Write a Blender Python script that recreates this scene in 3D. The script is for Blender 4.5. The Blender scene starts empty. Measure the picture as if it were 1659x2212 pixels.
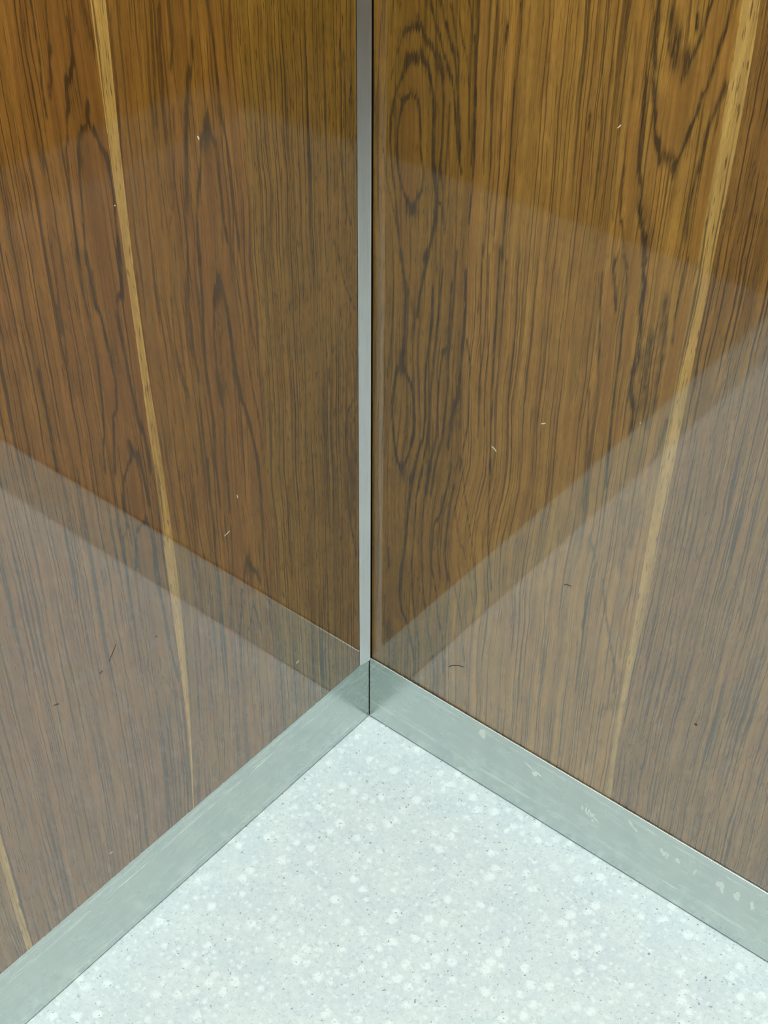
import bpy, bmesh, math, random
import numpy as np

random.seed(7)
rng = np.random.default_rng(7)
scene = bpy.context.scene
C = scene.collection

# ------------------------------------------------------------------ camera
cam_data = bpy.data.cameras.new('camera')
cam = bpy.data.objects.new('camera', cam_data)
C.objects.link(cam)
cam.location = (0.72566, -0.87464, 1.24621)
cam.rotation_mode = 'XYZ'
cam.rotation_euler = (0.886464, -0.007763, 0.685298)
cam_data.sensor_fit = 'HORIZONTAL'
cam_data.sensor_width = 36.0
cam_data.lens = 2975.19 * 36.0 / 1659.0
cam_data.clip_start = 0.01
scene.camera = cam

# ------------------------------------------------------------------ world and exposure
world = bpy.data.worlds.new('world')
scene.world = world
world.use_nodes = True
world.node_tree.nodes['Background'].inputs[0].default_value = (0.5, 0.55, 0.56, 1)
world.node_tree.nodes['Background'].inputs[1].default_value = 0.05
vs = scene.view_settings
vs.view_transform = 'Standard'
vs.look = 'None'
vs.exposure = 0.0
vs.gamma = 1.0
vs.use_curve_mapping = False

LIGHT_COLOUR = (0.885, 1.0, 1.0, 1)     # cool white ceiling diffusers
LIGHT_POWER = 14.0
ROOM = 1.36                              # depth of the cab along the right wall
DEEP = 1.22                              # and along the left wall
CEIL = 2.3

# growth-ring figure of each panel: kind, line width in px-equivalents, strength, points (tenths of mm along wall, height)
FIGURE_LEFT = [
 ('d',5,0.7,'3087 9237 3082 9120 3086 8987 3116 8901 3165 8851 3181 8792 3171 8707 3204 8635 3220 8516 3251 8399 3256 8229 3265 8056 3279 7789 3286 7594'),
 ('d',8,0.8,'3091 8957 3124 8887 3165 8843 3176 8766 3176 8676'),
 ('d',6,0.95,'3011 8672 3032 8579 3018 8507 2990 8481 2957 8358 2923 8294 2900 8197 2895 8052 2892 7896 2900 7731 2906 7543'),
 ('d',5,0.85,'3030 8528 3096 8482 3132 8452 3148 8363 3157 8280 3170 8109 3186 7890 3219 7566'),
 ('d',12,0.35,'3118 8413 3135 8255'),
 ('d',6,0.75,'3261 9093 3286 8983 3283 8919 3311 8848 3312 8792'),
 ('d',4,0.6,'3237 9427 3254 9282 3257 9115'),
 ('d',5,0.75,'3358 9458 3354 9309 3355 9158 3356 9004 3368 8890 3370 8771 3366 8688'),
 ('d',4,0.6,'3438 9479 3428 9366 3442 9107 3443 8953 3441 8713 3435 8588 3444 8383'),
 ('d',12,0.4,'3489 8566 3471 8451 3449 8359'),
 ('d',14,0.5,'2951 9330 2927 9232 2901 9084 2902 9013'),
 ('d',4,0.5,'3033 9374 3038 9285 3042 9147'),
 ('l',4,0.5,'3564 9512 3565 9330 3558 9141'),
 ('r',40,0.8,'3195 9341 3202 9037 3276 8741'),
 ('r',45,0.9,'3037 8325 3058 8068 3063 7702'),
 ('r',22,0.8,'2977 8810 2957 8554 2922 8372'),
 ('d',6,0.6,'2724 9216 2740 8983 2739 8779 2754 8574 2770 8363 2774 8188'),
 ('d',7,0.7,'2289 9101 2314 8862 2324 8610 2346 8399 2345 8220'),
 ('d',7,0.7,'2190 9091 2189 8910 2192 8793 2227 8701'),
 ('d',10,0.5,'2008 8774 2082 8536 2124 8282 2144 8106 2163 7831 2195 7552 2229 7366'),
 ('d',4,0.5,'2353 9198 2396 8801 2418 8378 2453 7936 2466 7461'),
 ('r',20,0.6,'2083 9128 2120 8721'),
 ('d',4,0.5,'2239 8409 2270 8057 2326 7699 2408 7438'),
 ('d',8,0.6,'1993 9105 2009 8859 2016 8691 2065 8575 2091 8451 2122 8281 2153 8016 2190 7745 2206 7556'),
 ('d',6,0.85,'1829 9062 1812 8932 1794 8756 1785 8535 1772 8351 1765 8164 1732 7965 1708 7665 1695 7358 1668 7033'),
 ('d',4,0.6,'1701 9029 1693 8858 1683 8637 1675 8457'),
 ('d',6,0.9,'1913 8250 1915 8167 1956 8126 1993 8073 2016 7921 2042 7787 2075 7604 2103 7466 2111 7267 2104 7097'),
 ('d',6,0.85,'1916 8159 1888 8065 1845 7985 1833 7856 1834 7711 1827 7510 1820 7304 1795 7138'),
 ('d',13,0.7,'1927 8144 1947 8038'),
 ('r',30,1,'1927 7985 1933 7747 1984 7369 1991 7049'),
 ('d',22,0.35,'1921 7983 1929 7842'),
 ('r',30,0.6,'2060 9122 2107 8717'),
 ('l',16,0.35,'1903 8744 1928 8400'),
 ('r',14,0.7,'1761 8961 1735 8608 1695 8235 1653 7841'),
 ('d',5,0.6,'401 7404 360 7119 332 6886 255 6627'),
 ('d',4,0.5,'276 7520 216 7340 185 7220'),
 ('d',3,0.8,'247 8653 252 8273 240 7973 273 7780'),
 ('d',40,0.22,'1253 7396 1224 7175'),
 ('d',50,0.18,'1356 8268 1337 8168'),
 ('d',4,0.6,'339 8394 338 8003 352 7598'),
 ('d',7,0.85,'2120 7185 2111 6972 2124 6655 2145 6330 2148 6042 2124 5731 2113 5479 2136 5175 2125 4841 2123 4552'),
 ('d',6,0.75,'2231 7231 2259 6984 2276 6724 2274 6504 2269 6310 2239 6088 2250 5798 2248 5491 2238 5170 2235 4774'),
 ('d',6,0.9,'1922 6859 1971 6772 2002 6599 2030 6388 2025 6156 2028 5981 2003 5728 1978 5530 1994 5287 2011 5103 2005 4836 2007 4480'),
 ('d',7,0.9,'1917 6846 1879 6676 1853 6508 1837 6296 1823 6056 1810 5871 1774 5608 1727 5458 1684 5243 1651 5068 1619 4877 1603 4665 1599 4385 1602 4228'),
 ('d',24,0.35,'1935 6657 1937 6344 1983 6018 1977 5775'),
 ('d',9,0.6,'1927 6807 1944 6705'),
 ('d',5,0.65,'1742 6975 1711 6690 1689 6456 1670 6159 1656 5974 1632 5719 1592 5449 1551 5170 1547 4903'),
 ('d',4,0.6,'1671 6999 1649 6773 1611 6534 1592 6238 1552 5983 1545 5675'),
 ('d',10,0.6,'1824 5878 1778 5733 1758 5624'),
 ('d',4,0.7,'2455 6424 2424 6239 2393 6050 2367 5920'),
 ('r',24,0.9,'2031 7044 2071 6520 2074 5945 2063 5325 2066 4670'),
 ('r',26,0.9,'1831 6743 1772 6149 1717 5578'),
 ('l',26,0.3,'1813 5314 1797 4779'),
 ('r',22,0.8,'1888 5481 1936 4591'),
 ('r',16,0.8,'1669 5235 1683 4436'),
 ('d',5,0.7,'201 5124 222 4792 330 4668 376 4524 372 4233 321 3982 249 3713'),
 ('d',5,0.6,'187 4634 278 4470 298 4337 263 4172 192 3907'),
 ('d',4,0.6,'451 6493 376 6164 296 5945 213 5757'),
 ('d',22,0.4,'277 4611 271 3397'),
 ('d',3,0.6,'360 5595 363 4797 383 3467'),
 ('d',6,0.75,'2220 5137 2237 4753 2221 4470 2232 4053 2222 3679 2226 3302 2225 3145 2221 2659'),
 ('d',5,0.7,'2011 4266 2026 3916 2045 3706 2079 3504 2118 3066'),
 ('d',6,0.75,'1599 4501 1595 4216 1604 3857 1600 3554 1576 3149 1573 2661'),
 ('d',5,0.75,'1846 3780 1872 3663 1905 3458 1942 3407 1974 3118 2008 2904 2017 2499'),
 ('d',7,0.85,'1839 3761 1792 3639 1705 3473 1682 3333'),
 ('d',18,0.45,'1820 3703 1801 3523'),
 ('d',5,0.6,'1795 3163 1846 2944 1905 2827 1924 2594'),
 ('d',5,0.6,'1788 3142 1746 2919 1711 2681'),
 ('d',20,0.4,'1812 2936 1829 2720'),
 ('d',4,0.6,'2415 5251 2416 4862 2403 4448 2375 4149 2374 3860 2374 3562'),
 ('d',4,0.6,'2550 4944 2539 4537 2515 4101 2489 3793'),
 ('r',22,0.8,'1931 4286 1963 3725 2059 3180'),
 ('l',18,0.3,'1784 4749 1807 4063'),
 ('d',6,0.35,'1789 2322 1854 1673'),
 ('d',6,0.35,'2208 2974 2310 2054'),
 ('d',4,0.7,'360 3754 311 3255 220 2706'),
 ('d',20,0.3,'283 4010 273 3231'),
 ('d',5,0.75,'3279 7666 3289 7480 3279 7281 3268 7077 3257 6867 3248 6706 3250 6547 3258 6277 3280 6064 3310 5909 3328 5684'),
 ('d',6,0.8,'3204 7587 3200 7345 3185 7160 3150 7022 3140 6863 3116 6640 3102 6416 3122 6204 3173 6119 3208 5850 3236 5629'),
 ('d',9,0.85,'2911 7513 2911 7317 2927 7174 2981 7128'),
 ('d',7,0.8,'3000 7004 2985 6788 2973 6623 2966 6423 2945 6223 2928 5985 2896 5851 2870 5658 2869 5474'),
 ('d',6,0.85,'3054 5822 3030 5725 2973 5669 2963 5554 2941 5332 2928 5135'),
 ('d',6,0.8,'3051 5666 3102 5586 3152 5507 3187 5357 3195 5222'),
 ('d',12,0.5,'3030 5725 2993 5620'),
 ('d',22,0.4,'3075 6673 3053 6500'),
 ('d',12,0.45,'3182 7386 3188 7211'),
 ('d',5,0.6,'3499 7757 3500 7524 3510 7288 3511 7040 3514 6838'),
 ('d',6,0.85,'3785 6871 3780 6609 3775 6338 3781 6121 3777 5949'),
 ('d',6,0.5,'3537 7320 3533 7101'),
 ('r',26,0.9,'3051 7279 3044 6869 3030 6324'),
 ('r',26,0.9,'3179 6618 3182 6292 3093 5902'),
 ('r',18,0.9,'2858 6990 2870 6572 2873 6013'),
 ('r',26,0.9,'3067 5469 3072 5160'),
 ('l',5,0.5,'3976 7640 3983 7315 3981 7020'),
 ('d',5,0.6,'2449 6909 2462 6483 2451 6253 2401 5996 2401 5758'),
 ('d',5,0.6,'2291 6945 2313 6522 2287 6285'),
 ('d',4,0.5,'2578 7071 2571 6645 2551 6189 2542 5715'),
 ('d',6,0.85,'2990 4977 3080 4917 3125 4790 3150 4566'),
 ('d',8,0.75,'2980 4957 2946 4805 2940 4641 2954 4378 2942 4203 2915 3854 2904 3475 2870 3141 2845 2963'),
 ('d',6,0.6,'3198 5197 3185 5023 3250 4937 3256 4718 3274 4324 3286 4053'),
 ('d',5,0.6,'3176 4530 3174 4254 3185 3979 3170 3676 3159 3443 3191 3315'),
 ('d',5,0.85,'3806 5398 3803 5211 3789 5013 3793 4848 3805 4634'),
 ('r',24,0.9,'3028 4805 3085 4191 3038 3577'),
 ('d',5,0.4,'3029 3078 3102 2979 3154 2814'),
 ('d',5,0.4,'3015 3067 2947 2885 2852 2646'),
 ('d',16,0.35,'3012 2614 2859 2318'),
 ('d',10,0.35,'2979 2750 3069 2159'),
 ('d',4,0.5,'3850 3837 3832 3378 3825 2825'),
 ('l',6,0.4,'4080 4501 4103 3822 4150 3111'),
]
FIGURE_RIGHT = [
 ('d',7,0.9,'349 8411 409 8459 480 8485 529 8454 567 8406 617 8351 679 8290 741 8228'),
 ('d',4,0.5,'349 8407 302 8294 255 8165 208 7953'),
 ('d',8,0.95,'361 8123 379 8186 451 8226 536 8240 586 8199 620 8080 649 7969 672 7824 668 7618 678 7358 702 7205 727 7049 727 6883 702 6705 668 6555 619 6430'),
 ('d',6,0.8,'361 8123 320 8003 260 7865 230 7755 213 7594 209 7380 231 7169 275 6904 306 6628 352 6336'),
 ('d',6,0.85,'337 7804 422 7909 485 7885 519 7782 530 7631 535 7475 557 7354 579 7264 571 7110 523 6984 461 6863'),
 ('d',6,0.8,'343 7816 314 7695 290 7563 281 7347 304 7158 339 7037 407 6924 461 6863'),
 ('d',14,0.5,'409 6846 514 6858'),
 ('d',10,0.45,'379 8176 512 8229'),
 ('d',6,0.8,'611 8678 644 8565 709 8421 787 8250 841 8118 872 7979 908 7738 944 7491 977 7343'),
 ('d',6,0.8,'684 8740 735 8633 775 8531 827 8402 869 8270 902 8085 926 7844 954 7546'),
 ('d',5,0.65,'812 8723 844 8547 901 8326 905 8135'),
 ('d',4,0.65,'882 8694 928 8474 984 8299 1021 8068 1043 7675'),
 ('d',5,0.7,'967 8803 1011 8632 1056 8458 1073 8178 1079 7886 1079 7480'),
 ('d',5,0.8,'1067 8825 1078 8648 1073 8369 1084 8085 1102 7590 1097 7275 1079 6944'),
 ('d',6,0.7,'744 8142 765 7950 768 7595 754 7328 786 7177'),
 ('d',4,0.6,'827 7917 828 7613 855 7306 855 7035 830 6748'),
 ('d',9,0.7,'695 8178 744 8151'),
 ('d',5,0.6,'681 7253 740 7053 795 6961 812 6855'),
 ('d',3,0.5,'30 7648 68 7917 79 8220 102 8517'),
 ('d',4,0.55,'137 7305 166 7038 222 6887 279 6677'),
 ('d',3,0.5,'177 8438 156 8041 134 7729 124 7301'),
 ('d',8,0.5,'284 8652 297 8608'),
 ('d',8,0.5,'557 8712 604 8695'),
 ('d',5,0.5,'442 8566 502 8561'),
 ('d',5,0.5,'223 8638 203 8348'),
 ('r',30,0.9,'402 7699 430 7065'),
 ('r',14,0.5,'453 8156 459 7939'),
 ('r',11,1,'1122 8837 1129 8476 1130 8097 1137 7702 1145 7183 1148 6618'),
 ('l',9,0.6,'1401 8899 1394 8449 1386 7972 1390 7471 1369 6931'),
 ('d',4,0.6,'1342 8691 1333 8525 1334 8055 1355 7460 1346 6923'),
 ('d',3,0.65,'1237 8774 1229 8408 1233 8027 1267 7536 1259 7112 1253 6655'),
 ('d',5,0.65,'1454 8911 1462 8557 1449 8182 1454 7694 1455 7387 1446 6723'),
 ('d',3,0.6,'1155 8845 1168 8392 1182 7915 1203 7413'),
 ('d',7,0.6,'1346 8710 1338 8600'),
 ('l',8,0.4,'1728 8162 1739 7578'),
 ('d',5,0.4,'1535 8842 1547 8208 1560 7523'),
 ('d',8,0.75,'352 6370 384 6141 434 6025'),
 ('d',7,0.9,'669 6540 634 6387 600 6196 565 6000 556 5836'),
 ('d',12,0.7,'413 6054 411 5842 409 5588 399 5389 374 5233'),
 ('d',11,0.5,'486 5896 517 5757 494 5557'),
 ('d',13,0.75,'366 5270 375 5167'),
 ('d',8,0.85,'318 5102 285 4870 266 4652 276 4472 302 4238 336 4033 398 3944'),
 ('d',7,0.85,'419 5145 493 5029 533 4869 553 4670 544 4453 498 4215 428 3989'),
 ('d',13,0.6,'398 3974 430 3900'),
 ('d',6,0.9,'723 6145 721 5837 703 5577 670 5304 665 5036 681 4769 668 4483 602 4235 564 3996 525 3750 508 3492'),
 ('d',6,0.75,'820 6360 796 5990 770 5605 753 5339 737 5000 735 4655 714 4433 665 4120 630 3803'),
 ('d',6,0.75,'929 6281 920 5915 918 5664 856 5512 833 5242 826 4903 825 4556 764 4241 721 3774'),
 ('d',6,0.75,'966 6586 960 6173 941 5737 926 5476 938 5221 919 4877 896 4589 825 4198 780 3804'),
 ('d',9,0.85,'1075 6452 1088 6102 1085 5795 1072 5537 1062 5209 1018 4989 987 4770 972 4484'),
 ('d',5,0.7,'1128 5749 1181 5519 1182 5261 1191 4864 1132 4419 1125 4272'),
 ('d',36,0.25,'882 4226 865 3922'),
 ('d',14,0.5,'1086 5284 1096 4821'),
 ('d',5,0.6,'256 6337 268 6037 259 5657 236 5256 203 4972'),
 ('d',4,0.65,'1235 6737 1245 6281 1283 5688 1308 5185 1306 4781'),
 ('d',6,0.75,'1416 6800 1424 6348 1426 5871 1436 5371 1449 4983 1479 4447'),
 ('d',4,0.6,'1495 6717 1481 6252 1479 5769'),
 ('d',7,0.45,'1905 6808 1920 6421 1918 6070 1914 5580 1935 4943 1970 4270'),
 ('d',4,0.6,'1311 6708 1327 6194 1366 5722 1360 5208 1377 4950'),
 ('r',12,1,'1125 6699 1132 6238 1159 5886'),
 ('r',12,0.6,'1141 5502 1157 4984'),
 ('d',4,0.5,'1630 5953 1619 5451 1633 4934'),
 ('d',7,0.9,'575 4124 522 3874 500 3480 484 3155 452 2811 425 2544 414 2280 435 2030 504 1894 557 1747 613 1508 646 1249 634 1051'),
 ('d',11,0.7,'424 2594 416 2142'),
 ('d',5,0.75,'666 4095 603 3688 585 3209 564 2791 583 2379 616 2051 693 1650 701 1379'),
 ('d',5,0.65,'751 4210 707 3741 677 3258 712 2624 775 2148 835 1830 896 1505'),
 ('d',6,0.85,'243 2778 254 2531'),
 ('d',5,0.7,'201 2032 188 1609'),
 ('d',18,0.5,'273 1698 258 1505'),
 ('d',24,0.5,'343 1485 341 1107'),
 ('d',5,0.75,'1021 4341 992 4036 933 3705 839 3424 821 3097 822 2854 903 2567 932 2243 1008 1939 1047 1419'),
 ('d',8,0.7,'1063 4071 1020 3751 1005 3435 989 3110 1048 2818'),
 ('d',5,0.6,'927 3854 893 3217 943 2757'),
 ('r',26,0.7,'283 2203 321 1872'),
 ('d',4,0.65,'1147 4402 1193 4064 1256 3723 1334 3381 1381 3091 1439 2634'),
 ('d',5,0.55,'1092 3788 1154 3438 1238 3249 1309 3049 1376 2679'),
 ('d',5,0.6,'1127 2781 1203 2492 1246 2262 1282 2023 1319 1779'),
 ('d',5,0.5,'1273 2618 1321 2308'),
 ('d',5,0.65,'1472 4560 1487 4140 1512 3556 1596 2973'),
 ('d',7,0.5,'2302 4134 2297 3538 2280 2736 2271 2226'),
 ('r',16,0.7,'1085 3632 1115 3020'),
 ('l',16,0.3,'1131 2701 1170 2215'),
 ('d',4,0.5,'1433 3666 1500 3079 1546 2615'),
 ('d',10,0.35,'1047 1785 1055 1237'),
 ('d',6,0.65,'2719 9192 2715 9069 2720 8947 2745 8852 2776 8775'),
 ('d',7,0.75,'3009 9256 2986 9131 2977 9024 2960 8963 2936 8890 2899 8773 2883 8700'),
 ('d',20,0.6,'2786 8887 2797 8823'),
 ('d',13,0.6,'2875 8834 2878 8733'),
 ('d',6,0.95,'2918 9132 2922 9076'),
 ('d',20,0.4,'2753 9037 2793 8964'),
 ('d',9,0.85,'2611 9168 2617 9005 2629 8798 2648 8675 2646 8587 2670 8462 2699 8336 2723 8207 2756 8125 2783 8040'),
 ('d',11,0.6,'2760 8126 2798 8073 2857 8081 2905 8030 2906 7956'),
 ('d',7,0.8,'3154 9288 3147 9088 3119 8944 3101 8790 3079 8649 3039 8561 3030 8445 2992 8329 2968 8187 2929 8065 2914 7968'),
 ('d',9,0.85,'2585 8572 2595 8397 2606 8219 2617 8038 2627 7899 2662 7766 2667 7622 2702 7485 2753 7351 2786 7198'),
 ('d',9,0.65,'3210 8692 3180 8556 3148 8417 3125 8278 3120 8141 3106 7999 3091 7854 3084 7661 3096 7469'),
 ('d',6,0.7,'2500 7812 2511 7571 2514 7472 2547 7383 2577 7240'),
 ('d',24,0.45,'2735 7545 2796 7416'),
 ('d',5,0.6,'2556 9155 2583 9039 2573 8785 2579 8614'),
 ('d',6,0.5,'2298 8630 2305 8499'),
 ('d',5,0.5,'2193 8821 2226 8478 2259 8214 2279 7890 2279 7546'),
 ('d',5,0.75,'2154 8176 2150 8081'),
 ('r',40,1,'2877 8561 2865 8338'),
 ('r',24,0.9,'3062 9109 3034 8857 3015 8641'),
 ('r',24,0.9,'3188 9058 3180 8810 3147 8633'),
 ('r',18,0.9,'2526 8288 2566 7928 2612 7455 2632 7155'),
 ('l',30,0.25,'2847 7824 2953 7470'),
 ('r',18,0.9,'3204 8211 3192 7839 3189 7452'),
 ('l',14,0.4,'2684 8938 2735 8611'),
 ('l',20,0.3,'2806 9171 2858 9020'),
 ('r',14,0.6,'2457 9051 2501 8461'),
 ('d',4,0.5,'2352 9110 2412 8527 2425 7981 2459 7404'),
 ('d',4,0.5,'2450 8966 2494 8370'),
 ('d',9,0.9,'2775 7275 2776 7121 2808 6975 2807 6761 2837 6554 2846 6333 2817 6149 2829 5979 2882 5763 2879 5579'),
 ('d',8,0.8,'2523 7082 2515 6974 2556 6828 2582 6675'),
 ('d',7,0.7,'2600 7152 2635 7059'),
 ('d',6,0.8,'2647 6969 2658 6812 2662 6540 2676 6263 2670 5969 2682 5611 2698 5306 2722 4928'),
 ('d',6,0.65,'2420 6939 2443 6621 2481 6182 2511 5840'),
 ('d',16,0.6,'3012 6893 3034 6686 3058 6532 3062 6366 3053 6134 3066 5906'),
 ('d',13,0.5,'2938 6538 2946 6261 2973 5923'),
 ('d',24,0.4,'2883 6234 2909 5895'),
 ('d',18,0.4,'2998 5755 3028 5708'),
 ('d',6,0.6,'3144 7303 3137 7096 3122 6934 3116 6773 3129 6560'),
 ('d',8,0.6,'3193 5808 3170 5592 3150 5422'),
 ('r',20,1,'2486 6856 2568 6218 2600 5512'),
 ('r',16,1,'2688 7141 2714 6725 2741 6290'),
 ('r',18,1,'3166 6792 3162 6352 3158 5888'),
 ('r',18,0.9,'2734 5573 2751 5267'),
 ('d',36,0.2,'2884 6897 2935 6482'),
 ('r',24,0.5,'2924 7122 2975 6932'),
 ('d',5,0.6,'2433 5806 2480 5202 2507 4548'),
 ('d',20,0.3,'2975 5438 2982 5059'),
 ('d',24,0.4,'2935 4700 2961 4328 2977 4124'),
 ('d',12,0.4,'3071 4930 3076 4733 3053 4379'),
 ('d',8,0.5,'2635 4220 2728 3984 2697 3595 2673 3117'),
 ('d',7,0.6,'2826 3820 2894 3485 2967 3221 3086 2819 3114 2508'),
 ('d',6,0.45,'3124 3876 3074 3593 3067 3360 3127 3007'),
 ('d',5,0.5,'2689 3438 2691 2968 2693 2223'),
 ('d',18,0.4,'3006 2179 3103 2281'),
 ('r',24,0.8,'2951 3745 3126 3397'),
 ('r',24,0.8,'2804 3040 2941 2475'),
 ('d',22,0.3,'2837 1708 2929 1411'),
 ('d',10,0.4,'3170 2793 3169 2293'),
]
SEAMS = {
 'L_fine': '1560 8993 1564 8557 1544 8186 1539 7802 1513 7392 1537 6871 1507 6371 1509 5781 1506 5144 1538 4490 1506 4013 1502 3256 1498 2771 1493 2264 1488 855',
 'L_goldL': '2883 9335 2881 9143 2876 8860 2874 8612 2877 8314 2875 8000 2869 7625 2863 7455 2859 6989 2846 6560 2840 6170 2831 5756 2828 5388 2835 5048 2822 4359 2813 3853 2820 3410 2811 2934 2801 2269 2817 1851 2867 1057',
 'L_goldR': '2757 9303 2760 8989 2764 8663 2773 8410 2782 8148 2776 7824 2796 7466 2784 7324 2789 7063 2785 6641 2770 6245 2746 5887 2733 5582 2728 5205 2721 4978 2707 4489 2714 4000 2721 3492 2743 3044 2751 2565 2766 2069 2793 1717 2849 1040',
 'L_gold2L': '5073 2425 5070 1843 5049 1007',
 'L_gold2R': '5008 2735 5002 2298 5002 1682 4986 1017',
 'R_seam': '1082 8829 1084 8557 1076 8274 1091 7890 1096 7486 1086 7166 1091 6651 1109 5867 1085 5352 1130 4699 1130 4394 1066 3983 1014 3599 1006 3123 1056 2824 1033 1953 1070 1255',
 'R_goldL': '3226 9304 3229 9067 3233 8823 3232 8570 3232 8266 3232 7993 3223 7659 3225 7412 3230 7029 3230 6655 3213 6374 3213 6030 3203 5731 3203 5297 3205 4947 3202 4527 3201 4038 3201 3519 3200 3052 3199 2564 3203 2056 3199 1589 3208 1082',
 'R_goldR': '3354 9332 3366 9100 3368 8858 3372 8608 3367 8392 3370 8126 3365 7848 3344 7493 3348 7226 3353 6969 3335 6646 3341 6317 3325 6080 3327 5727 3320 5355 3327 5010 3315 4658 3316 4245 3295 3730 3287 3269 3264 2777 3255 2270 3257 1654 3270 1130',
}


# ------------------------------------------------------------------ helpers
def tag(o, label=None, cat=None, group=None, kind=None):
    if label: o['label'] = label
    if cat: o['category'] = cat
    if group: o['group'] = group
    if kind: o['kind'] = kind
    return o

def link(name, me, mat, parent=None):
    o = bpy.data.objects.new(name, me)
    C.objects.link(o)
    if mat is not None:
        me.materials.clear(); me.materials.append(mat)
    if parent is not None:
        o.parent = parent
    return o

def box(name, lo, hi, mat, parent=None, bevel=0.0, segs=2):
    bm = bmesh.new()
    bmesh.ops.create_cube(bm, size=1.0)
    for v in bm.verts:
        v.co = [lo[i] + (v.co[i] + 0.5) * (hi[i] - lo[i]) for i in range(3)]
    if bevel > 0:
        bmesh.ops.bevel(bm, geom=bm.edges[:], offset=bevel, segments=segs, profile=0.5, affect='EDGES')
    me = bpy.data.meshes.new(name)
    bm.to_mesh(me); bm.free()
    return link(name, me, mat, parent)

def hole_wall(name, parts, mat, parent=None):
    bm = bmesh.new()
    for lo, hi in parts:
        r = bmesh.ops.create_cube(bm, size=1.0)
        for v in r['verts']:
            v.co = [lo[i] + (v.co[i] + 0.5) * (hi[i] - lo[i]) for i in range(3)]
    me = bpy.data.meshes.new(name)
    bm.to_mesh(me); bm.free()
    return link(name, me, mat, parent)

class NT:
    """small node-graph writer"""
    def __init__(self, name):
        self.mat = bpy.data.materials.new(name)
        self.mat.use_nodes = True
        self.t = self.mat.node_tree
        self.bsdf = self.t.nodes['Principled BSDF']
    def node(self, kind, **kw):
        n = self.t.nodes.new(kind)
        for k, v in kw.items(): setattr(n, k, v)
        return n
    def put(self, sock, val):
        if hasattr(val, 'links') or isinstance(val, bpy.types.NodeSocket):
            self.t.links.new(val, sock)
        else:
            if sock.type == 'RGBA' and len(val) == 3: val = (*val, 1)
            sock.default_value = val
    def m(self, op, a, b=None, c=None, clamp=False):
        n = self.node('ShaderNodeMath', operation=op, use_clamp=clamp)
        self.put(n.inputs[0], a)
        if b is not None: self.put(n.inputs[1], b)
        if c is not None: self.put(n.inputs[2], c)
        return n.outputs[0]
    def vmul(self, v, s):
        n = self.node('ShaderNodeVectorMath', operation='MULTIPLY')
        self.put(n.inputs[0], v); self.put(n.inputs[1], s)
        return n.outputs[0]
    def vadd(self, v, s):
        n = self.node('ShaderNodeVectorMath', operation='ADD')
        self.put(n.inputs[0], v); self.put(n.inputs[1], s)
        return n.outputs[0]
    def noise(self, v, scale=1.0, detail=2.0, rough=0.5, dist=0.0):
        n = self.node('ShaderNodeTexNoise')
        self.put(n.inputs['Vector'], v)
        n.inputs['Scale'].default_value = scale
        n.inputs['Detail'].default_value = detail
        n.inputs['Roughness'].default_value = rough
        n.inputs['Distortion'].default_value = dist
        return n.outputs['Fac']
    def ramp(self, v, a, b, lo=0.0, hi=1.0):
        n = self.node('ShaderNodeMapRange', interpolation_type='SMOOTHSTEP')
        self.put(n.inputs[0], v)
        n.inputs[1].default_value = a; n.inputs[2].default_value = b
        n.inputs[3].default_value = lo; n.inputs[4].default_value = hi
        return n.outputs[0]
    def mix(self, f, a, b, blend='MIX'):
        n = self.node('ShaderNodeMix', data_type='RGBA', blend_type=blend)
        self.put(n.inputs[0], f); self.put(n.inputs[6], a); self.put(n.inputs[7], b)
        return n.outputs[2]
    def comb(self, x, y, z):
        n = self.node('ShaderNodeCombineXYZ')
        self.put(n.inputs[0], x); self.put(n.inputs[1], y); self.put(n.inputs[2], z)
        return n.outputs[0]
    def sep(self, v):
        n = self.node('ShaderNodeSeparateXYZ'); self.put(n.inputs[0], v)
        return n.outputs
    def attr(self, name, vec=False):
        n = self.node('ShaderNodeAttribute', attribute_name=name)
        return n.outputs['Vector'] if vec else n.outputs['Fac']
    def bump(self, h, dist, strength=1.0):
        n = self.node('ShaderNodeBump')
        n.inputs['Strength'].default_value = strength
        n.inputs['Distance'].default_value = dist
        self.put(n.inputs['Height'], h)
        self.put(self.bsdf.inputs['Normal'], n.outputs[0])
    def set(self, **kw):
        for k, v in kw.items():
            self.put(self.bsdf.inputs[k.replace('_', ' ')], v)
        return self.mat

def plain(name, col, rough=0.6, metal=0.0):
    n = NT(name)
    return n.set(Base_Color=col, Roughness=rough, Metallic=metal)

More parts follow.
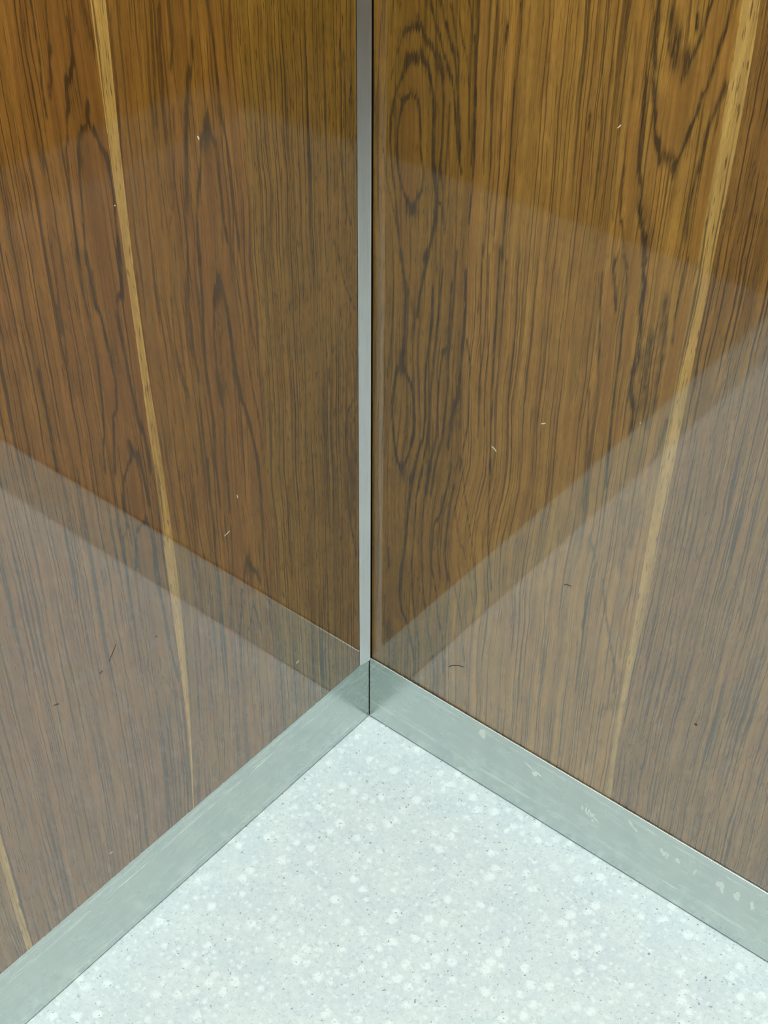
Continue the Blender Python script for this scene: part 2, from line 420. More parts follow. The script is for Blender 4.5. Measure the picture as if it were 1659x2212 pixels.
# ------------------------------------------------------------------ materials
def wood(name, base, red, dark, lines=0.6, pores=0.5, spacing=0.0024, band=0.5, seed=0.0, figure=True, lineband=(0.54, 0.64), run=0.2):
    """lacquered veneer: vertical pores and growth lines that follow the grain field of its mesh"""
    n = NT(name)
    gz = n.attr('grain', True)
    gz = n.vadd(gz, (0, 0, seed))
    # slight wander of the grain
    w = n.noise(n.vmul(gz, (55, 9, 1)), 1, 2)
    w2 = n.noise(n.vmul(gz, (160, 30, 1)), 1, 1)
    off = n.m('ADD', n.m('MULTIPLY', n.m('SUBTRACT', w, 0.5), 0.0055), n.m('MULTIPLY', n.m('SUBTRACT', w2, 0.5), 0.0016))
    g = n.vadd(gz, n.comb(off, 0, 0))
    # tone bands
    b1 = n.noise(n.vmul(g, (1 / 0.011, 1 / 0.6, 1)), 1, 3, 0.55)
    b2 = n.noise(n.vmul(gz, (1 / 0.045, 1 / 0.12, 1)), 1, 2)
    tone = n.ramp(n.m('ADD', n.m('MULTIPLY', b1, 0.7), n.m('MULTIPLY', b2, 0.3)), 0.36, 0.64)
    plainness = n.attr('plain') if figure else None
    redmix = n.m('MULTIPLY', tone, band)
    if figure:
        redmix = n.m('MAXIMUM', redmix, n.m('MULTIPLY', plainness, 0.8))
    col = n.mix(redmix, base, red)
    val = n.noise(n.vmul(g, (1 / 0.006, 1 / 0.5, 2)), 1, 3, 0.6)
    val = n.ramp(val, 0.3, 0.7, 0.78, 1.18)
    mot = n.ramp(n.noise(n.vmul(gz, (70, 22, 1)), 1, 3), 0.3, 0.7, 0.9, 1.08)
    val = n.m('MULTIPLY', val, mot)
    silk = n.ramp(n.noise(n.vmul(gz, (2200, 120, 1)), 1, 2), 0.2, 0.8, 0.86, 1.14)
    val = n.m('MULTIPLY', val, silk)
    if figure:
        val = n.m('ADD', val, n.m('MULTIPLY', n.attr('pale'), 0.55))
    col = n.mix(1.0, col, n.comb(val, val, val), 'MULTIPLY')
    # growth lines
    f1 = n.noise(n.vmul(g, (1 / spacing, 1 / run, 1)), 1, 1.5, 0.5)
    l1 = n.ramp(f1, lineband[0], lineband[1])
    f2 = n.noise(n.vmul(g, (1 / (spacing * 0.42), 1 / 0.05, 3)), 1, 1, 0.5)
    l2 = n.ramp(f2, lineband[0] + 0.06, lineband[1] + 0.06)
    gate = n.ramp(n.noise(n.vmul(gz, (1 / 0.008, 1 / 0.08, 5)), 1, 2), 0.30, 0.55)
    fine = n.m('MAXIMUM', n.m('MULTIPLY', l1, lines), n.m('MULTIPLY', n.m('MULTIPLY', l2, gate), lines))
    p = n.noise(n.vmul(g, (1 / 0.0011, 1 / 0.018, 7)), 1, 1, 0.5)
    pr = n.m('MULTIPLY', n.ramp(p, 0.60, 0.72), pores)
    fine = n.m('MAXIMUM', fine, pr)
    if figure:
        calm = n.m('SUBTRACT', 1.0, n.m('MULTIPLY', plainness, 0.72))
        fine = n.m('MULTIPLY', fine, calm)
        streak = n.ramp(n.noise(n.vmul(gz, (1 / 0.0013, 1 / 0.02, 9)), 1, 2, 0.6), 0.3, 0.62, 0.5, 1.1)
        fig = n.m('MULTIPLY', n.ramp(n.attr('figure'), 0.02, 0.85), streak, clamp=True)
    col = n.mix(n.m('MULTIPLY', fine, 0.95), col, dark)
    if figure:
        col = n.mix(n.m('MULTIPLY', fig, 0.95), col, (0.020, 0.014, 0.009))
    n.bump(n.m('SUBTRACT', 1.0, pr), 0.00002, 0.12)
    return n.set(Base_Color=col, Roughness=0.040, IOR=2.45)

INK   = (0.030, 0.018, 0.009)
UMBER = (0.045, 0.021, 0.009)
M = {}
M['fine']   = wood('walnut_fine', (0.265, 0.139, 0.021), (0.225, 0.104, 0.017), INK, 0.92, 0.75, 0.0015, 0.5, 1.0, run=0.30)
M['flame']  = wood('walnut_flame', (0.274, 0.128, 0.021), (0.228, 0.092, 0.019), UMBER, 0.74, 0.35, 0.0023, 0.8, 2.0)
M['flame2'] = wood('walnut_flame_red', (0.279, 0.125, 0.024), (0.237, 0.096, 0.021), UMBER, 0.84, 0.35, 0.0021, 0.75, 3.0, run=0.3)
M['burl']   = wood('walnut_oval', (0.285, 0.146, 0.021), (0.245, 0.105, 0.017), INK, 0.55, 0.55, 0.0030, 0.5, 4.0)
M['tan']    = wood('walnut_tan', (0.416, 0.218, 0.040), (0.341, 0.156, 0.029), UMBER, 0.72, 0.35, 0.0019, 0.6, 5.0, run=0.35)
M['open']   = wood('walnut_open', (0.304, 0.153, 0.030), (0.245, 0.105, 0.023), UMBER, 0.86, 0.6, 0.0020, 0.7, 6.0)
M['gold']   = wood('sapwood_gold', (0.620, 0.375, 0.105), (0.500, 0.280, 0.068), UMBER, 0.75, 0.8, 0.0020, 0.6, 8.0, figure=False, lineband=(0.56, 0.70))

def steel(name, base, rough, along, wear=True, streak_z=None):
    n = NT(name)
    co = n.node('ShaderNodeTexCoord').outputs['Object']
    sc = {'x': (6, 400, 400), 'y': (400, 6, 400), 'z': (900, 900, 5)}[along]
    br = n.noise(n.vmul(co, sc), 1, 3, 0.6)
    sc2 = {'x': (22, 60, 75), 'y': (60, 22, 75), 'z': (60, 60, 8)}[along]
    cl = n.noise(n.vmul(co, sc2), 1, 5, 0.65)
    v = n.m('MULTIPLY', n.ramp(br, 0.25, 0.75, 0.985, 1.015), n.ramp(cl, 0.3, 0.7, 0.955, 1.04))
    col = n.mix(1.0, base, n.comb(v, v, v), 'MULTIPLY')
    rg = n.ramp(cl, 0.3, 0.7, rough * 0.85, rough * 1.15)
    if streak_z:
        z = n.sep(co)[2]
        wob = n.m('MULTIPLY', n.m('SUBTRACT', n.noise(n.vmul(co, (9, 9, 0)), 1, 3, 0.6), 0.5), 0.010)
        mask = None
        for z0, wd, st in streak_z:
            d = n.m('ABSOLUTE', n.m('SUBTRACT', n.m('ADD', z, wob), z0))
            k = n.ramp(d, wd, 0.0)
            k = n.m('MULTIPLY', k, n.ramp(n.noise(n.vmul(co, (30, 30, 300)), 1, 2, 0.5), 0.40, 0.64, 0.0, st))
            mask = k if mask is None else n.m('MAXIMUM', mask, k)
        col = n.mix(mask, col, (0.93, 0.96, 0.92))
        rg = n.m('ADD', rg, n.m('MULTIPLY', mask, 0.2))
    n.set(Base_Color=col, Roughness=rg, Metallic=1.0)
    return n.mat

M['board_l'] = steel('brushed_steel_left', (0.580, 0.625, 0.598), 0.26, 'y', streak_z=[(0.080, 0.0016, 0.9), (0.0835, 0.0010, 0.6), (0.012, 0.003, 0.35), (0.093, 0.004, 0.3)])
M['board_r'] = steel('brushed_steel_right', (0.580, 0.625, 0.598), 0.26, 'x', streak_z=[(0.028, 0.004, 0.35), (0.090, 0.003, 0.35)])
M['steel'] = steel('brushed_steel_panels', (0.34, 0.35, 0.35), 0.35, 'z')
M['door'] = steel('brushed_steel_door', (0.30, 0.31, 0.31), 0.35, 'z')

def trim_steel():
    n = NT('brushed_trim_steel')
    co = n.node('ShaderNodeTexCoord').outputs['Object']
    br = n.noise(n.vmul(co, (900, 900, 20)), 1, 3, 0.6)
    v = n.ramp(br, 0.25, 0.75, 0.92, 1.06)
    col = n.mix(1.0, (1.0, 1.0, 1.0), n.comb(v, v, v), 'MULTIPLY')
    tg = n.node('ShaderNodeCombineXYZ'); tg.inputs[1].default_value = 1.0   # brushed upright, so it spreads light sideways
    n.set(Base_Color=col, Roughness=0.6, Metallic=1.0, Anisotropic=1.0)
    n.t.links.new(tg.outputs[0], n.bsdf.inputs['Tangent'])
    return n.mat
M['trim'] = trim_steel()
M['gap'] = plain('dark_joint', (0.006, 0.006, 0.006), 0.9)
M['rear'] = plain('dark_wood_laminate', (0.16, 0.08, 0.025), 0.25)
M['ceiling'] = plain('ceiling_white', (0.72, 0.74, 0.73), 0.5)
M['residue'] = plain('chalky_residue', (0.88, 0.95, 0.91), 0.6)
M['chip'] = plain('pale_chip', (0.85, 0.78, 0.58), 0.5)
M['scrape'] = plain('dark_scrape', (0.035, 0.028, 0.022), 0.5)

def floor_mat():
    n = NT('speckled_vinyl')
    co = n.node('ShaderNodeTexCoord').outputs['Object']
    wob = n.node('ShaderNodeTexNoise')
    n.put(wob.inputs['Vector'], co)
    wob.inputs['Scale'].default_value = 160; wob.inputs['Detail'].default_value = 3
    wv = n.vmul(n.vadd(wob.outputs['Color'], (-0.5, -0.5, -0.5)), (0.0075, 0.0075, 0))
    cw = n.vadd(co, wv)
    def chips(scale, r0, r1, keep, seed):
        v = n.node('ShaderNodeTexVoronoi', voronoi_dimensions='2D')
        n.put(v.inputs['Vector'], n.vadd(cw, (seed, seed * 0.7, 0)))
        v.inputs['Scale'].default_value = scale
        rc = n.sep(v.outputs['Color'])
        rad = n.m('ADD', n.m('MULTIPLY', rc[0], r1 - r0), r0)
        inside = n.ramp(n.m('SUBTRACT', v.outputs['Distance'], rad), 0.16, -0.16)
        return n.m('MULTIPLY', inside, n.ramp(rc[1], 1 - keep, 1 - keep + 0.25))
    big = n.noise(co, 22, 3, 0.6)
    mid = n.noise(co, 140, 4, 0.65)
    col = n.mix(n.ramp(big, 0.35, 0.65), (0.730, 0.815, 0.822), (0.790, 0.860, 0.850))
    col = n.mix(n.ramp(mid, 0.32, 0.68), n.mix(1.0, col, (0.91, 0.92, 0.935), 'MULTIPLY'), col)
    white = n.m('MAXIMUM', chips(64, -0.05, 0.38, 0.75, 0.0), n.m('MULTIPLY', chips(130, 0.02, 0.34, 0.6, 3.1), 0.7))
    col = n.mix(n.m('MULTIPLY', white, 0.9), col, (0.90, 0.97, 0.965))
    # grey hair-like fibres
    def fibre(scale, seed, width):
        f = n.noise(n.vadd(co, (seed, 0, 0)), scale, 1.5, 0.5, 0.6)
        d = n.m('ABSOLUTE', n.m('SUBTRACT', f, 0.5))
        k = n.ramp(d, width, 0.0)
        gate = n.ramp(n.noise(n.vadd(co, (0, seed, 0)), 170, 2), 0.48, 0.60)
        return n.m('MULTIPLY', k, gate)
    fb = n.m('MAXIMUM', fibre(190, 2.0, 0.020), fibre(270, 6.0, 0.020))
    col = n.mix(n.m('MULTIPLY', fb, 0.55), col, (0.30, 0.34, 0.36))
    # dark specks
    v = n.node('ShaderNodeTexVoronoi', voronoi_dimensions='2D')
    n.put(v.inputs['Vector'], cw); v.inputs['Scale'].default_value = 190
    rc = n.sep(v.outputs['Color'])
    sp = n.m('MULTIPLY', n.ramp(n.m('SUBTRACT', v.outputs['Distance'], n.m('MULTIPLY', rc[1], 0.09)), 0.13, 0.03), n.m('GREATER_THAN', rc[0], 0.90))
    col = n.mix(n.m('MULTIPLY', sp, 0.65), col, (0.10, 0.11, 0.11))
    return n.set(Base_Color=col, Roughness=0.42, IOR=1.45)
M['floor'] = floor_mat()

n = NT('light_diffuser')
n.set(Base_Color=(0.8, 0.8, 0.8), Emission_Color=LIGHT_COLOUR, Emission_Strength=LIGHT_POWER)
M['diffuser'] = n.mat

# ------------------------------------------------------------------ floor, ceiling and the walls behind the camera
floor = box('floor', (-0.03, -DEEP - 0.03, -0.03), (ROOM + 0.03, 0.03, 0.0), M['floor'])
tag(floor, 'pale speckled vinyl floor with white chips and grey flecks', 'floor', kind='structure')

ceiling = box('ceiling', (-0.03, -DEEP - 0.03, CEIL), (ROOM + 0.03, 0.03, CEIL + 0.04), M['ceiling'])
tag(ceiling, 'white ceiling of the lift cab above the frame', 'ceiling', kind='structure')
for i in range(2):
    for j in range(2):
        x0 = 0.10 + i * 0.60; y0 = -0.08 - j * 0.55
        f = box('light_panel', (x0, y0 - 0.51, CEIL - 0.012), (x0 + 0.56, y0, CEIL - 0.002), M['steel'], ceiling, 0.002)
        box('diffuser', (x0 + 0.02, y0 - 0.49, CEIL - 0.016), (x0 + 0.54, y0 - 0.02, CEIL - 0.0125), M['diffuser'], f)

# ------------------------------------------------------------------ the two veneered walls
def pts(s):
    v = np.array([float(a) for a in s.split()]) / 10000.0
    return v.reshape(-1, 2)

class Edge:
    """edge of a veneer leaf: distance from the corner as a function of height"""
    def __init__(self, data, slope=0.0):
        if isinstance(data, (int, float)):
            self.z = np.array([0.0, 3.0]); self.s = np.array([data, data], float)
        else:
            p = pts(SEAMS[data]); o = np.argsort(p[:, 1]); p = p[o]
            if 'gold' in data and len(p) > 8:      # sapwood edges wander gently
                zz = np.linspace(p[0, 1], p[-1, 1], 60)
                ss = np.polyval(np.polyfit(p[:, 1], p[:, 0], 5), zz)
                p = np.stack([0.75 * ss + 0.25 * np.interp(zz, p[:, 1], p[:, 0]), zz], 1)
            lo, hi = p[0], p[-1]
            self.z = np.concatenate([[0.0], p[:, 1], [3.0]])
            self.s = np.concatenate([[lo[0] + slope * (lo[1])], p[:, 0], [hi[0]]])
    def __call__(self, z):
        return np.interp(z, self.z, self.s)

FRAY = rng.normal(0, 1, 4000)
def field(S, Z, figure, kind):
    out = np.zeros_like(S)
    # fibres run upright, so a ring that crosses them frays into short vertical teeth
    if kind == 'd':
        k = S / 0.0010
        j1 = np.interp(k.ravel(), np.arange(4000), FRAY).reshape(S.shape)
        j2 = np.interp((k * 0.37 + 900).ravel(), np.arange(4000), FRAY).reshape(S.shape)
        Z = Z + 0.0022 * j1 + 0.0014 * j2
    for k, w, inten, ps in figure:
        if k != kind: continue
        p = pts(ps)
        sig = max(w * 0.00057 * 0.38, 0.00055)
        pad = sig * 6
        m = (S > p[:, 0].min() - pad) & (S < p[:, 0].max() + pad) & (Z > p[:, 1].min() - pad) & (Z < p[:, 1].max() + pad)
        if not m.any(): continue
        s = S[m]; z = Z[m]
        d = np.full(s.shape, 1e9); tt = np.zeros(s.shape)
        nseg = len(p) - 1
        for i in range(nseg):
            a = p[i]; b = p[i + 1]; ab = b - a
            L2 = max(ab @ ab, 1e-12)
            t = np.clip(((s - a[0]) * ab[0] + (z - a[1]) * ab[1]) / L2, 0, 1)
            # seen as wood: a line is much longer than it is wide, so its ends fade along the grain
            dd = np.hypot(s - (a[0] + t * ab[0]), (z - (a[1] + t * ab[1])) * 0.35)
            c = dd < d
            d[c] = dd[c]; tt[c] = ((i + t[c]) / nseg)
        wob = 0.75 + 0.35 * np.sin(tt * 23 + w * 3.1 + inten * 17) * np.sin(tt * 9.7 + inten * 31)
        q = d / (sig * (0.85 + 0.3 * wob))
        if kind == 'd':
            v = inten * (0.8 * np.exp(-q ** 2) + 0.2 * np.exp(-q * 0.55)) * (0.75 + 0.25 * wob)
        else:
            v = inten * np.exp(-(q * 0.8) ** 4)
        out[m] = 1 - (1 - out[m]) * (1 - np.clip(v, 0, 0.98))
    return out

def leaf(wall, name, e0, e1, mat, parent, figure=None, step=0.004, top=CEIL - 0.02, bottom=0.1006, bulge=()):
    """one veneer leaf as a thin plate with its own edges; wall 'L' lies in x=0, 'R' in y=0.0025"""
    if figure is not None:
        zs = np.concatenate([np.arange(bottom, 0.97, 0.0026), np.arange(0.99, top, 0.04), [top]])
    else:
        zs = np.concatenate([np.arange(bottom, 0.97, 0.012), np.arange(0.99, top, 0.04), [top]])
    a, b = e0(zs), e1(zs)
    nc = max(2, int((b - a).max() / step) + 1)
    u = np.linspace(0, 1, nc)
    S = a[:, None] + (b - a)[:, None] * u[None, :]
    Z = np.repeat(zs[:, None], nc, 1)
    wide = float(np.mean(b - a))
    G = float(np.mean(a)) + wide * np.repeat(u[None, :], len(zs), 0)
    for cs, cz, ra, rb, amp in bulge:
        ds = S - cs; dz = Z - cz
        G = G - amp * np.tanh(ds / ra) * np.exp(-(ds / (2.2 * ra)) ** 2 - (dz / rb) ** 2)
    r, c = S.shape
    th = 0.0016
    if wall == 'L':
        front = np.stack([np.zeros_like(S), -S, Z], -1).reshape(-1, 3); back = np.array([-th, 0, 0])
    else:
        front = np.stack([S, np.full_like(S, 0.0025), Z], -1).reshape(-1, 3); back = np.array([0, th, 0])
    idx = np.arange(r * c).reshape(r, c)
    q = np.stack([idx[:-1, :-1], idx[:-1, 1:], idx[1:, 1:], idx[1:, :-1]], -1).reshape(-1, 4)
    if wall == 'L': q = q[:, ::-1]
    ring = np.concatenate([idx[0, :], idx[1:, -1], idx[-1, -2::-1], idx[-2:0:-1, 0]])
    nb = len(ring)
    bv = front[ring] + back
    bi = np.arange(nb) + r * c
    sk = np.stack([np.roll(ring, -1), ring, bi, np.roll(bi, -1)], -1)
    if wall == 'L': sk = sk[:, ::-1]
    V = np.concatenate([front, bv]); F = np.concatenate([q, sk])
    me = bpy.data.meshes.new(name)
    me.vertices.add(len(V)); me.vertices.foreach_set('co', V.astype(np.float32).ravel())
    me.loops.add(F.size); me.loops.foreach_set('vertex_index', F.astype(np.int32).ravel())
    me.polygons.add(len(F)); me.polygons.foreach_set('loop_start', np.arange(0, F.size, 4, dtype=np.int32))
    me.polygons.foreach_set('loop_total', np.full(len(F), 4, np.int32))
    me.polygons.foreach_set('use_smooth', np.zeros(len(F), bool))
    me.update(calc_edges=True)
    def attr(nm, typ, data, key):
        at = me.attributes.new(nm, typ, 'POINT')
        full = np.concatenate([data.reshape(r * c, -1), data.reshape(r * c, -1)[ring]])
        at.data.foreach_set(key, full.astype(np.float32).ravel())
    attr('grain', 'FLOAT_VECTOR', np.stack([G, Z, np.zeros_like(G)], -1), 'vector')
    if figure is not None:
        attr('figure', 'FLOAT', field(S, Z, figure, 'd'), 'value')
        attr('plain', 'FLOAT', field(S, Z, figure, 'r'), 'value')
        attr('pale', 'FLOAT', field(S, Z, figure, 'l'), 'value')
    return link(name, me, mat, parent)

# --- left wall
wall_left = box('wall_left', (-0.03, -DEEP, 0.0), (-0.0018, 0.03, CEIL - 0.001), M['gap'])
tag(wall_left, 'glossy walnut veneer wall to the left of the corner, gold stripe near its middle', 'wall', kind='structure')
v_l = []
v_l.append(leaf('L', 'veneer_leaf', Edge(0.0181), Edge('L_fine'), M['fine'], wall_left, FIGURE_LEFT, 0.0008))
v_l.append(leaf('L', 'veneer_leaf', Edge('L_fine'), Edge('L_goldR'), M['flame'], wall_left, FIGURE_LEFT, 0.0008))
tag(leaf('L', 'sapwood_strip', Edge('L_goldR'), Edge('L_goldL'), M['gold'], wall_left, None, 0.004), 'pale golden sapwood stripe')
v_l.append(leaf('L', 'veneer_leaf', Edge('L_goldL'), Edge('L_gold2R', -0.12), M['flame2'], wall_left, FIGURE_LEFT, 0.0008))
tag(leaf('L', 'sapwood_strip', Edge('L_gold2R', -0.12), Edge('L_gold2L', -0.12), M['gold'], wall_left, None, 0.004), 'pale golden sapwood stripe')
s0 = Edge('L_gold2L', -0.12)
leaf('L', 'veneer_leaf', s0, Edge(0.80), M['open'], wall_left)
leaf('L', 'veneer_leaf', Edge(0.80), Edge(1.05), M['fine'], wall_left)
leaf('L', 'veneer_leaf', Edge(1.05), Edge(DEEP - 0.002), M['tan'], wall_left)

# --- right wall
wall_right = box('wall_right', (0.0, 0.0045, 0.0), (ROOM, 0.03, CEIL - 0.001), M['gap'])
tag(wall_right, 'glossy walnut veneer wall to the right of the corner, with oval ring figure', 'wall', kind='structure')
bul = [(0.044, 0.745, 0.016, 0.10, 0.006), (0.046, 0.395, 0.014, 0.09, 0.006)]
leaf('R', 'veneer_leaf', Edge(0.0018), Edge('R_seam'), M['burl'], wall_right, FIGURE_RIGHT, 0.0008, bulge=bul)
leaf('R', 'veneer_leaf', Edge('R_seam'), Edge('R_goldL'), M['tan'], wall_right, FIGURE_RIGHT, 0.0008)
tag(leaf('R', 'sapwood_strip', Edge('R_goldL'), Edge('R_goldR'), M['gold'], wall_right, None, 0.004), 'pale golden sapwood stripe')
leaf('R', 'veneer_leaf', Edge('R_goldR'), Edge(0.78), M['open'], wall_right)
leaf('R', 'veneer_leaf', Edge(0.78), Edge(1.10), M['fine'], wall_right)
leaf('R', 'veneer_leaf', Edge(1.10), Edge(ROOM - 0.002), M['tan'], wall_right)

# ------------------------------------------------------------------ steel corner trim and kick plates
def prism(name, section, z0, z1, mat, parent=None):
    bm = bmesh.new()
    lo = [bm.verts.new((x, y, z0)) for x, y in section]
    hi = [bm.verts.new((x, y, z1)) for x, y in section]
    k = len(section)
    bm.faces.new(lo[::-1]); bm.faces.new(hi)
    for i in range(k):
        bm.faces.new((lo[i], lo[(i + 1) % k], hi[(i + 1) % k], hi[i]))
    bmesh.ops.recalc_face_normals(bm, faces=bm.faces[:])
    me = bpy.data.meshes.new(name)
    bm.to_mesh(me); bm.free()
    return link(name, me, mat, parent)
# the strip is slightly crowned towards the corner, with eased edges
trim = prism('trim_1', [(-0.0016, -0.0174), (0.0001, -0.0174), (0.0004, -0.0171), (0.0032, -0.0052), (0.0033, -0.0036), (0.0024, -0.0010), (0.0018, -0.0003), (-0.0016, -0.0002)], 0.1003, CEIL - 0.02, M['trim'])
tag(trim, 'narrow brushed steel strip running up the corner between the wood walls', 'corner trim', kind='structure')

bl = box('baseboard_left', (-0.0016, -DEEP, 0.0020), (0.0, -0.0004, 0.0998), M['board_l'], None, 0.0005)
tag(bl, 'brushed steel kick plate under the left wood wall, with pale scuff lines', 'baseboard', kind='structure')
br = box('baseboard_right', (0.0005, 0.0, 0.0020), (ROOM, 0.0044, 0.1000), M['board_r'], None, 0.0005)
tag(br, 'brushed steel kick plate under the right wood wall, with whitish smears', 'baseboard', kind='structure')

# ------------------------------------------------------------------ the two walls and the door behind the camera
wall_rear = box('wall_rear', (ROOM, -DEEP - 0.03, 0.0), (ROOM + 0.03, 0.03, CEIL - 0.001), M['rear'])
tag(wall_rear, 'dark wood wall behind the camera', 'wall', kind='structure')
dx0, dx1, dh = 0.23, 1.13, 2.05
wall_front = hole_wall('wall_front', [((0, -DEEP - 0.03, 0), (dx0, -DEEP, CEIL - 0.001)), ((dx1, -DEEP - 0.03, 0), (ROOM, -DEEP, CEIL - 0.001)), ((dx0, -DEEP - 0.03, dh), (dx1, -DEEP, CEIL - 0.001))], M['steel'])
tag(wall_front, 'brushed steel front wall around the lift door', 'wall', kind='structure')
door = bpy.data.objects.new('door_1', None); C.objects.link(door)
door.location = ((dx0 + dx1) / 2, -DEEP - 0.02, 0)
tag(door, 'two-leaf steel lift door facing the corner', 'door', kind='structure')
for sgn in (-1, 1):
    lo = -0.448 if sgn < 0 else 0.002
    box('door_panel', (lo, -0.008, 0.004), (lo + 0.446, 0.008, dh - 0.002), M['door'], door, 0.001)

tag(box('baseboard_rear', (ROOM - 0.0016, -DEEP, 0.0012), (ROOM, 0.0, 0.0998), M['board_l'], None, 0.0005), 'brushed steel kick plate behind the camera', 'baseboard', kind='structure')

# ------------------------------------------------------------------ wear: chips and scrapes in the laminate, residue on the kick plate
def ribbon(name, wall, line, width, mat, parent, lift=0.00012):
    """thin raised sliver along a short line on a wall"""
    p = np.array(line, float)
    bm = bmesh.new()
    ring = []
    nrm = []
    for i in range(len(p)):
        t = p[min(i + 1, len(p) - 1)] - p[max(i - 1, 0)]
        t = t / (np.linalg.norm(t) + 1e-12)
        nrm.append(np.array([-t[1], t[0]]))
    left = []; right = []
    for i in range(len(p)):
        f = math.sin(math.pi * (i + 0.55) / (len(p) + 0.1))
        left.append(p[i] + nrm[i] * width * 0.5 * (0.4 + 0.6 * f)); right.append(p[i] - nrm[i] * width * 0.5 * (0.4 + 0.6 * f))
    outline = left + right[::-1]
    return plate(name, wall, outline, mat, parent, lift)

def plate(name, wall, outline, mat, parent, lift=0.00015, base=None):
    bm = bmesh.new()
    def P(q, d):
        if wall == 'L': return (d, -q[0], q[1])
        if wall == 'R': return (q[0], 0.0025 - d, q[1])
        return (q[0], -d, q[1])
    top = [bm.verts.new(P(q, lift)) for q in outline]
    cx = np.mean(np.array(outline), 0)
    bot = [bm.verts.new(P(cx + (np.array(q) - cx) * 1.06, -0.00002)) for q in outline]
    bm.faces.new(top)
    n_ = len(top)
    for i in range(n_):
        bm.faces.new((top[i], bot[i], bot[(i + 1) % n_], top[(i + 1) % n_]))
    bmesh.ops.recalc_face_normals(bm, faces=bm.faces[:])
    me = bpy.data.meshes.new(name)
    bm.to_mesh(me); bm.free()
    return link(name, me, mat, parent)

def blob(name, wall, c, rx, rz, tilt, mat, parent, seed):
    r_ = random.Random(seed)
    out = []
    k = 14
    ph = [r_.uniform(0, 6.28) for _ in range(3)]
    for i in range(k):
        a = 2 * math.pi * i / k
        w = 1 + 0.18 * math.sin(2 * a + ph[0]) + 0.13 * math.sin(3 * a + ph[1]) + 0.08 * math.sin(5 * a + ph[2])
        x = rx * w * math.cos(a); z = rz * w * math.sin(a)
        out.append((c[0] + x * math.cos(tilt) - z * math.sin(tilt), c[1] + x * math.sin(tilt) + z * math.cos(tilt)))
    return plate(name, wall, out, mat, parent, 0.00012 + 0.00001 * (seed % 7))

for line, wd in (([(0.1474, 0.4740), (0.1488, 0.4738), (0.1504, 0.4732), (0.1518, 0.4720), (0.1528, 0.4705)], 0.0013),
                 ([(0.1991, 0.5241), (0.2012, 0.5252), (0.2034, 0.5266)], 0.0011),
                 ([(0.2402, 0.8160), (0.2414, 0.8174), (0.2427, 0.8192)], 0.0009),
                 ([(0.2955, 0.5688), (0.2960, 0.5694)], 0.0010)):
    tag(ribbon('chip', 'R', line, wd, M['chip'], wall_right), 'pale chip in the laminate')
for line, wd in (([(0.1121, 0.1560), (0.1169, 0.1613), (0.1230, 0.1653), (0.1305, 0.1680)], 0.0011),
                 ([(0.2418, 0.3531), (0.2453, 0.3552), (0.2500, 0.3561)], 0.0009),
                 ([(0.3998, 0.2676), (0.4004, 0.2666), (0.4007, 0.2654)], 0.0030),
                 ([(0.3839, 0.2901), (0.3843, 0.2895)], 0.0015), ([(0.2806, 0.3447), (0.2808, 0.3437)], 0.0013)):
    tag(ribbon('scrape', 'R', line, wd, M['scrape'], wall_right), 'small dark scrape')
for line, wd in (([(0.2101, 0.4219), (0.2065, 0.4229), (0.2032, 0.4236)], 0.0006), ([(0.1904, 0.4585), (0.1902, 0.4563), (0.1895, 0.4542)], 0.0008),
                 ([(0.2028, 0.8102), (0.2020, 0.8086), (0.2016, 0.8070)], 0.0012), ([(0.2893, 0.7868), (0.2889, 0.7860)], 0.0010),
                 ([(0.3964, 0.1377), (0.3942, 0.1369), (0.3919, 0.1360)], 0.0008), ([(0.1225, 0.1863), (0.1206, 0.1870), (0.1188, 0.1876)], 0.0018)):
    tag(ribbon('chip', 'L', line, wd, M['chip'], wall_left), 'pale chip in the laminate')
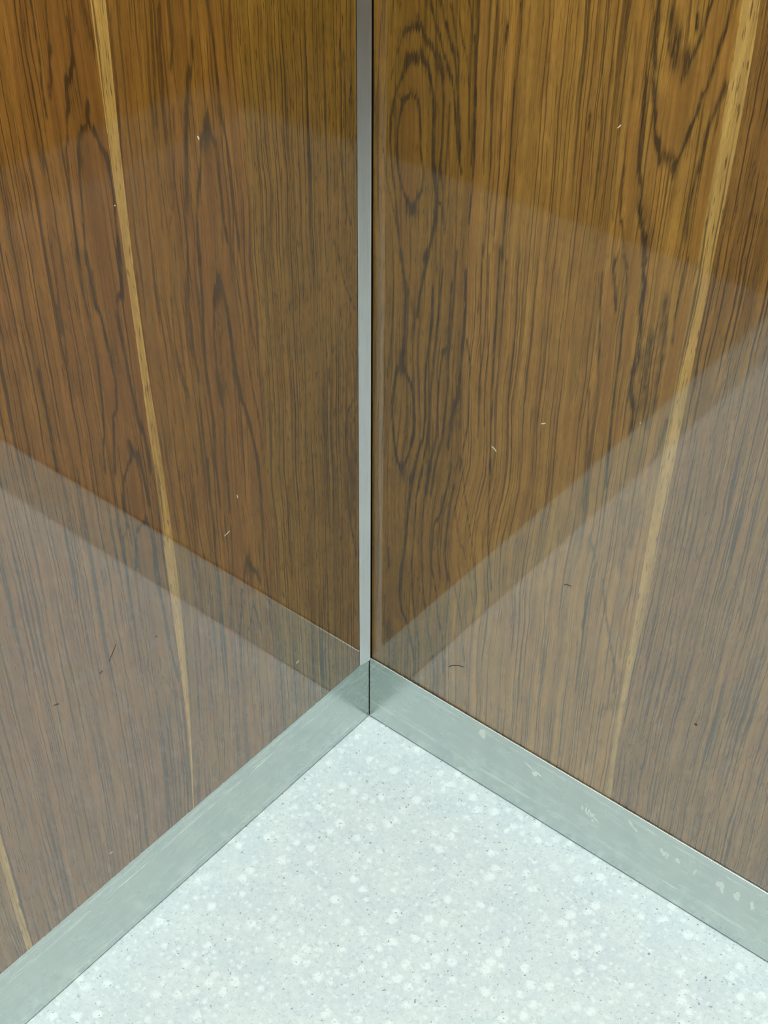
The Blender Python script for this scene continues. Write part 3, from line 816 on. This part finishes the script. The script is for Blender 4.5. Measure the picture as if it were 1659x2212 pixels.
for line, wd in (([(0.3720, 0.3688), (0.3700, 0.3686), (0.3677, 0.3690)], 0.0011), ([(0.3591, 0.3749), (0.3540, 0.3810), (0.3496, 0.3871)], 0.0008),
                 ([(0.3051, 0.3626), (0.3032, 0.3635)], 0.0012), ([(0.3547, 0.4147), (0.3543, 0.4141)], 0.0014), ([(0.4230, 0.3703), (0.4200, 0.3692), (0.4173, 0.3678)], 0.0009)):
    tag(ribbon('scrape', 'L', line, wd, M['scrape'], wall_left), 'small dark scrape')

smears = [((0.1640, 0.0860), 0.0050, 0.0060, 0.1), ((0.2356, 0.0717), 0.0030, 0.0036, 0.0), ((0.2270, 0.0790), 0.0070, 0.0008, -0.45), ((0.2400, 0.0752), 0.0040, 0.0010, -0.3),
          ((0.2985, 0.0640), 0.0010, 0.0040, 0.15), ((0.3035, 0.0630), 0.0013, 0.0050, 0.1), ((0.3065, 0.0620), 0.0013, 0.0050, 0.05), ((0.3095, 0.0610), 0.0014, 0.0046, 0.0), ((0.3122, 0.0620), 0.0014, 0.0034, -0.2),
          ((0.3164, 0.0580), 0.0036, 0.0012, -0.5), ((0.3130, 0.0535), 0.0022, 0.0014, -0.3), ((0.3560, 0.0840), 0.0012, 0.0048, 0.7), ((0.3620, 0.0790), 0.0030, 0.0011, -0.4),
          ((0.3950, 0.0712), 0.0016, 0.0040, 0.2), ((0.3985, 0.0690), 0.0016, 0.0046, -0.2), ((0.4020, 0.0680), 0.0016, 0.0040, 0.1), ((0.4142, 0.0702), 0.0024, 0.0036, 0.0), ((0.4345, 0.0692), 0.0012, 0.0048, -0.25),
          ((0.4632, 0.0725), 0.0040, 0.0055, 0.1), ((0.4655, 0.0680), 0.0020, 0.0050, 0.2), ((0.4822, 0.0706), 0.0036, 0.0056, 0.1), ((0.4985, 0.0720), 0.0014, 0.0050, 0.15), ((0.5000, 0.0670), 0.0022, 0.0030, 0.0)]
for i, (c, rx, rz, t) in enumerate(smears):
    tag(blob('smear', 'B', c, rx, rz, t, M["residue"], br, i), 'whitish dried smear')
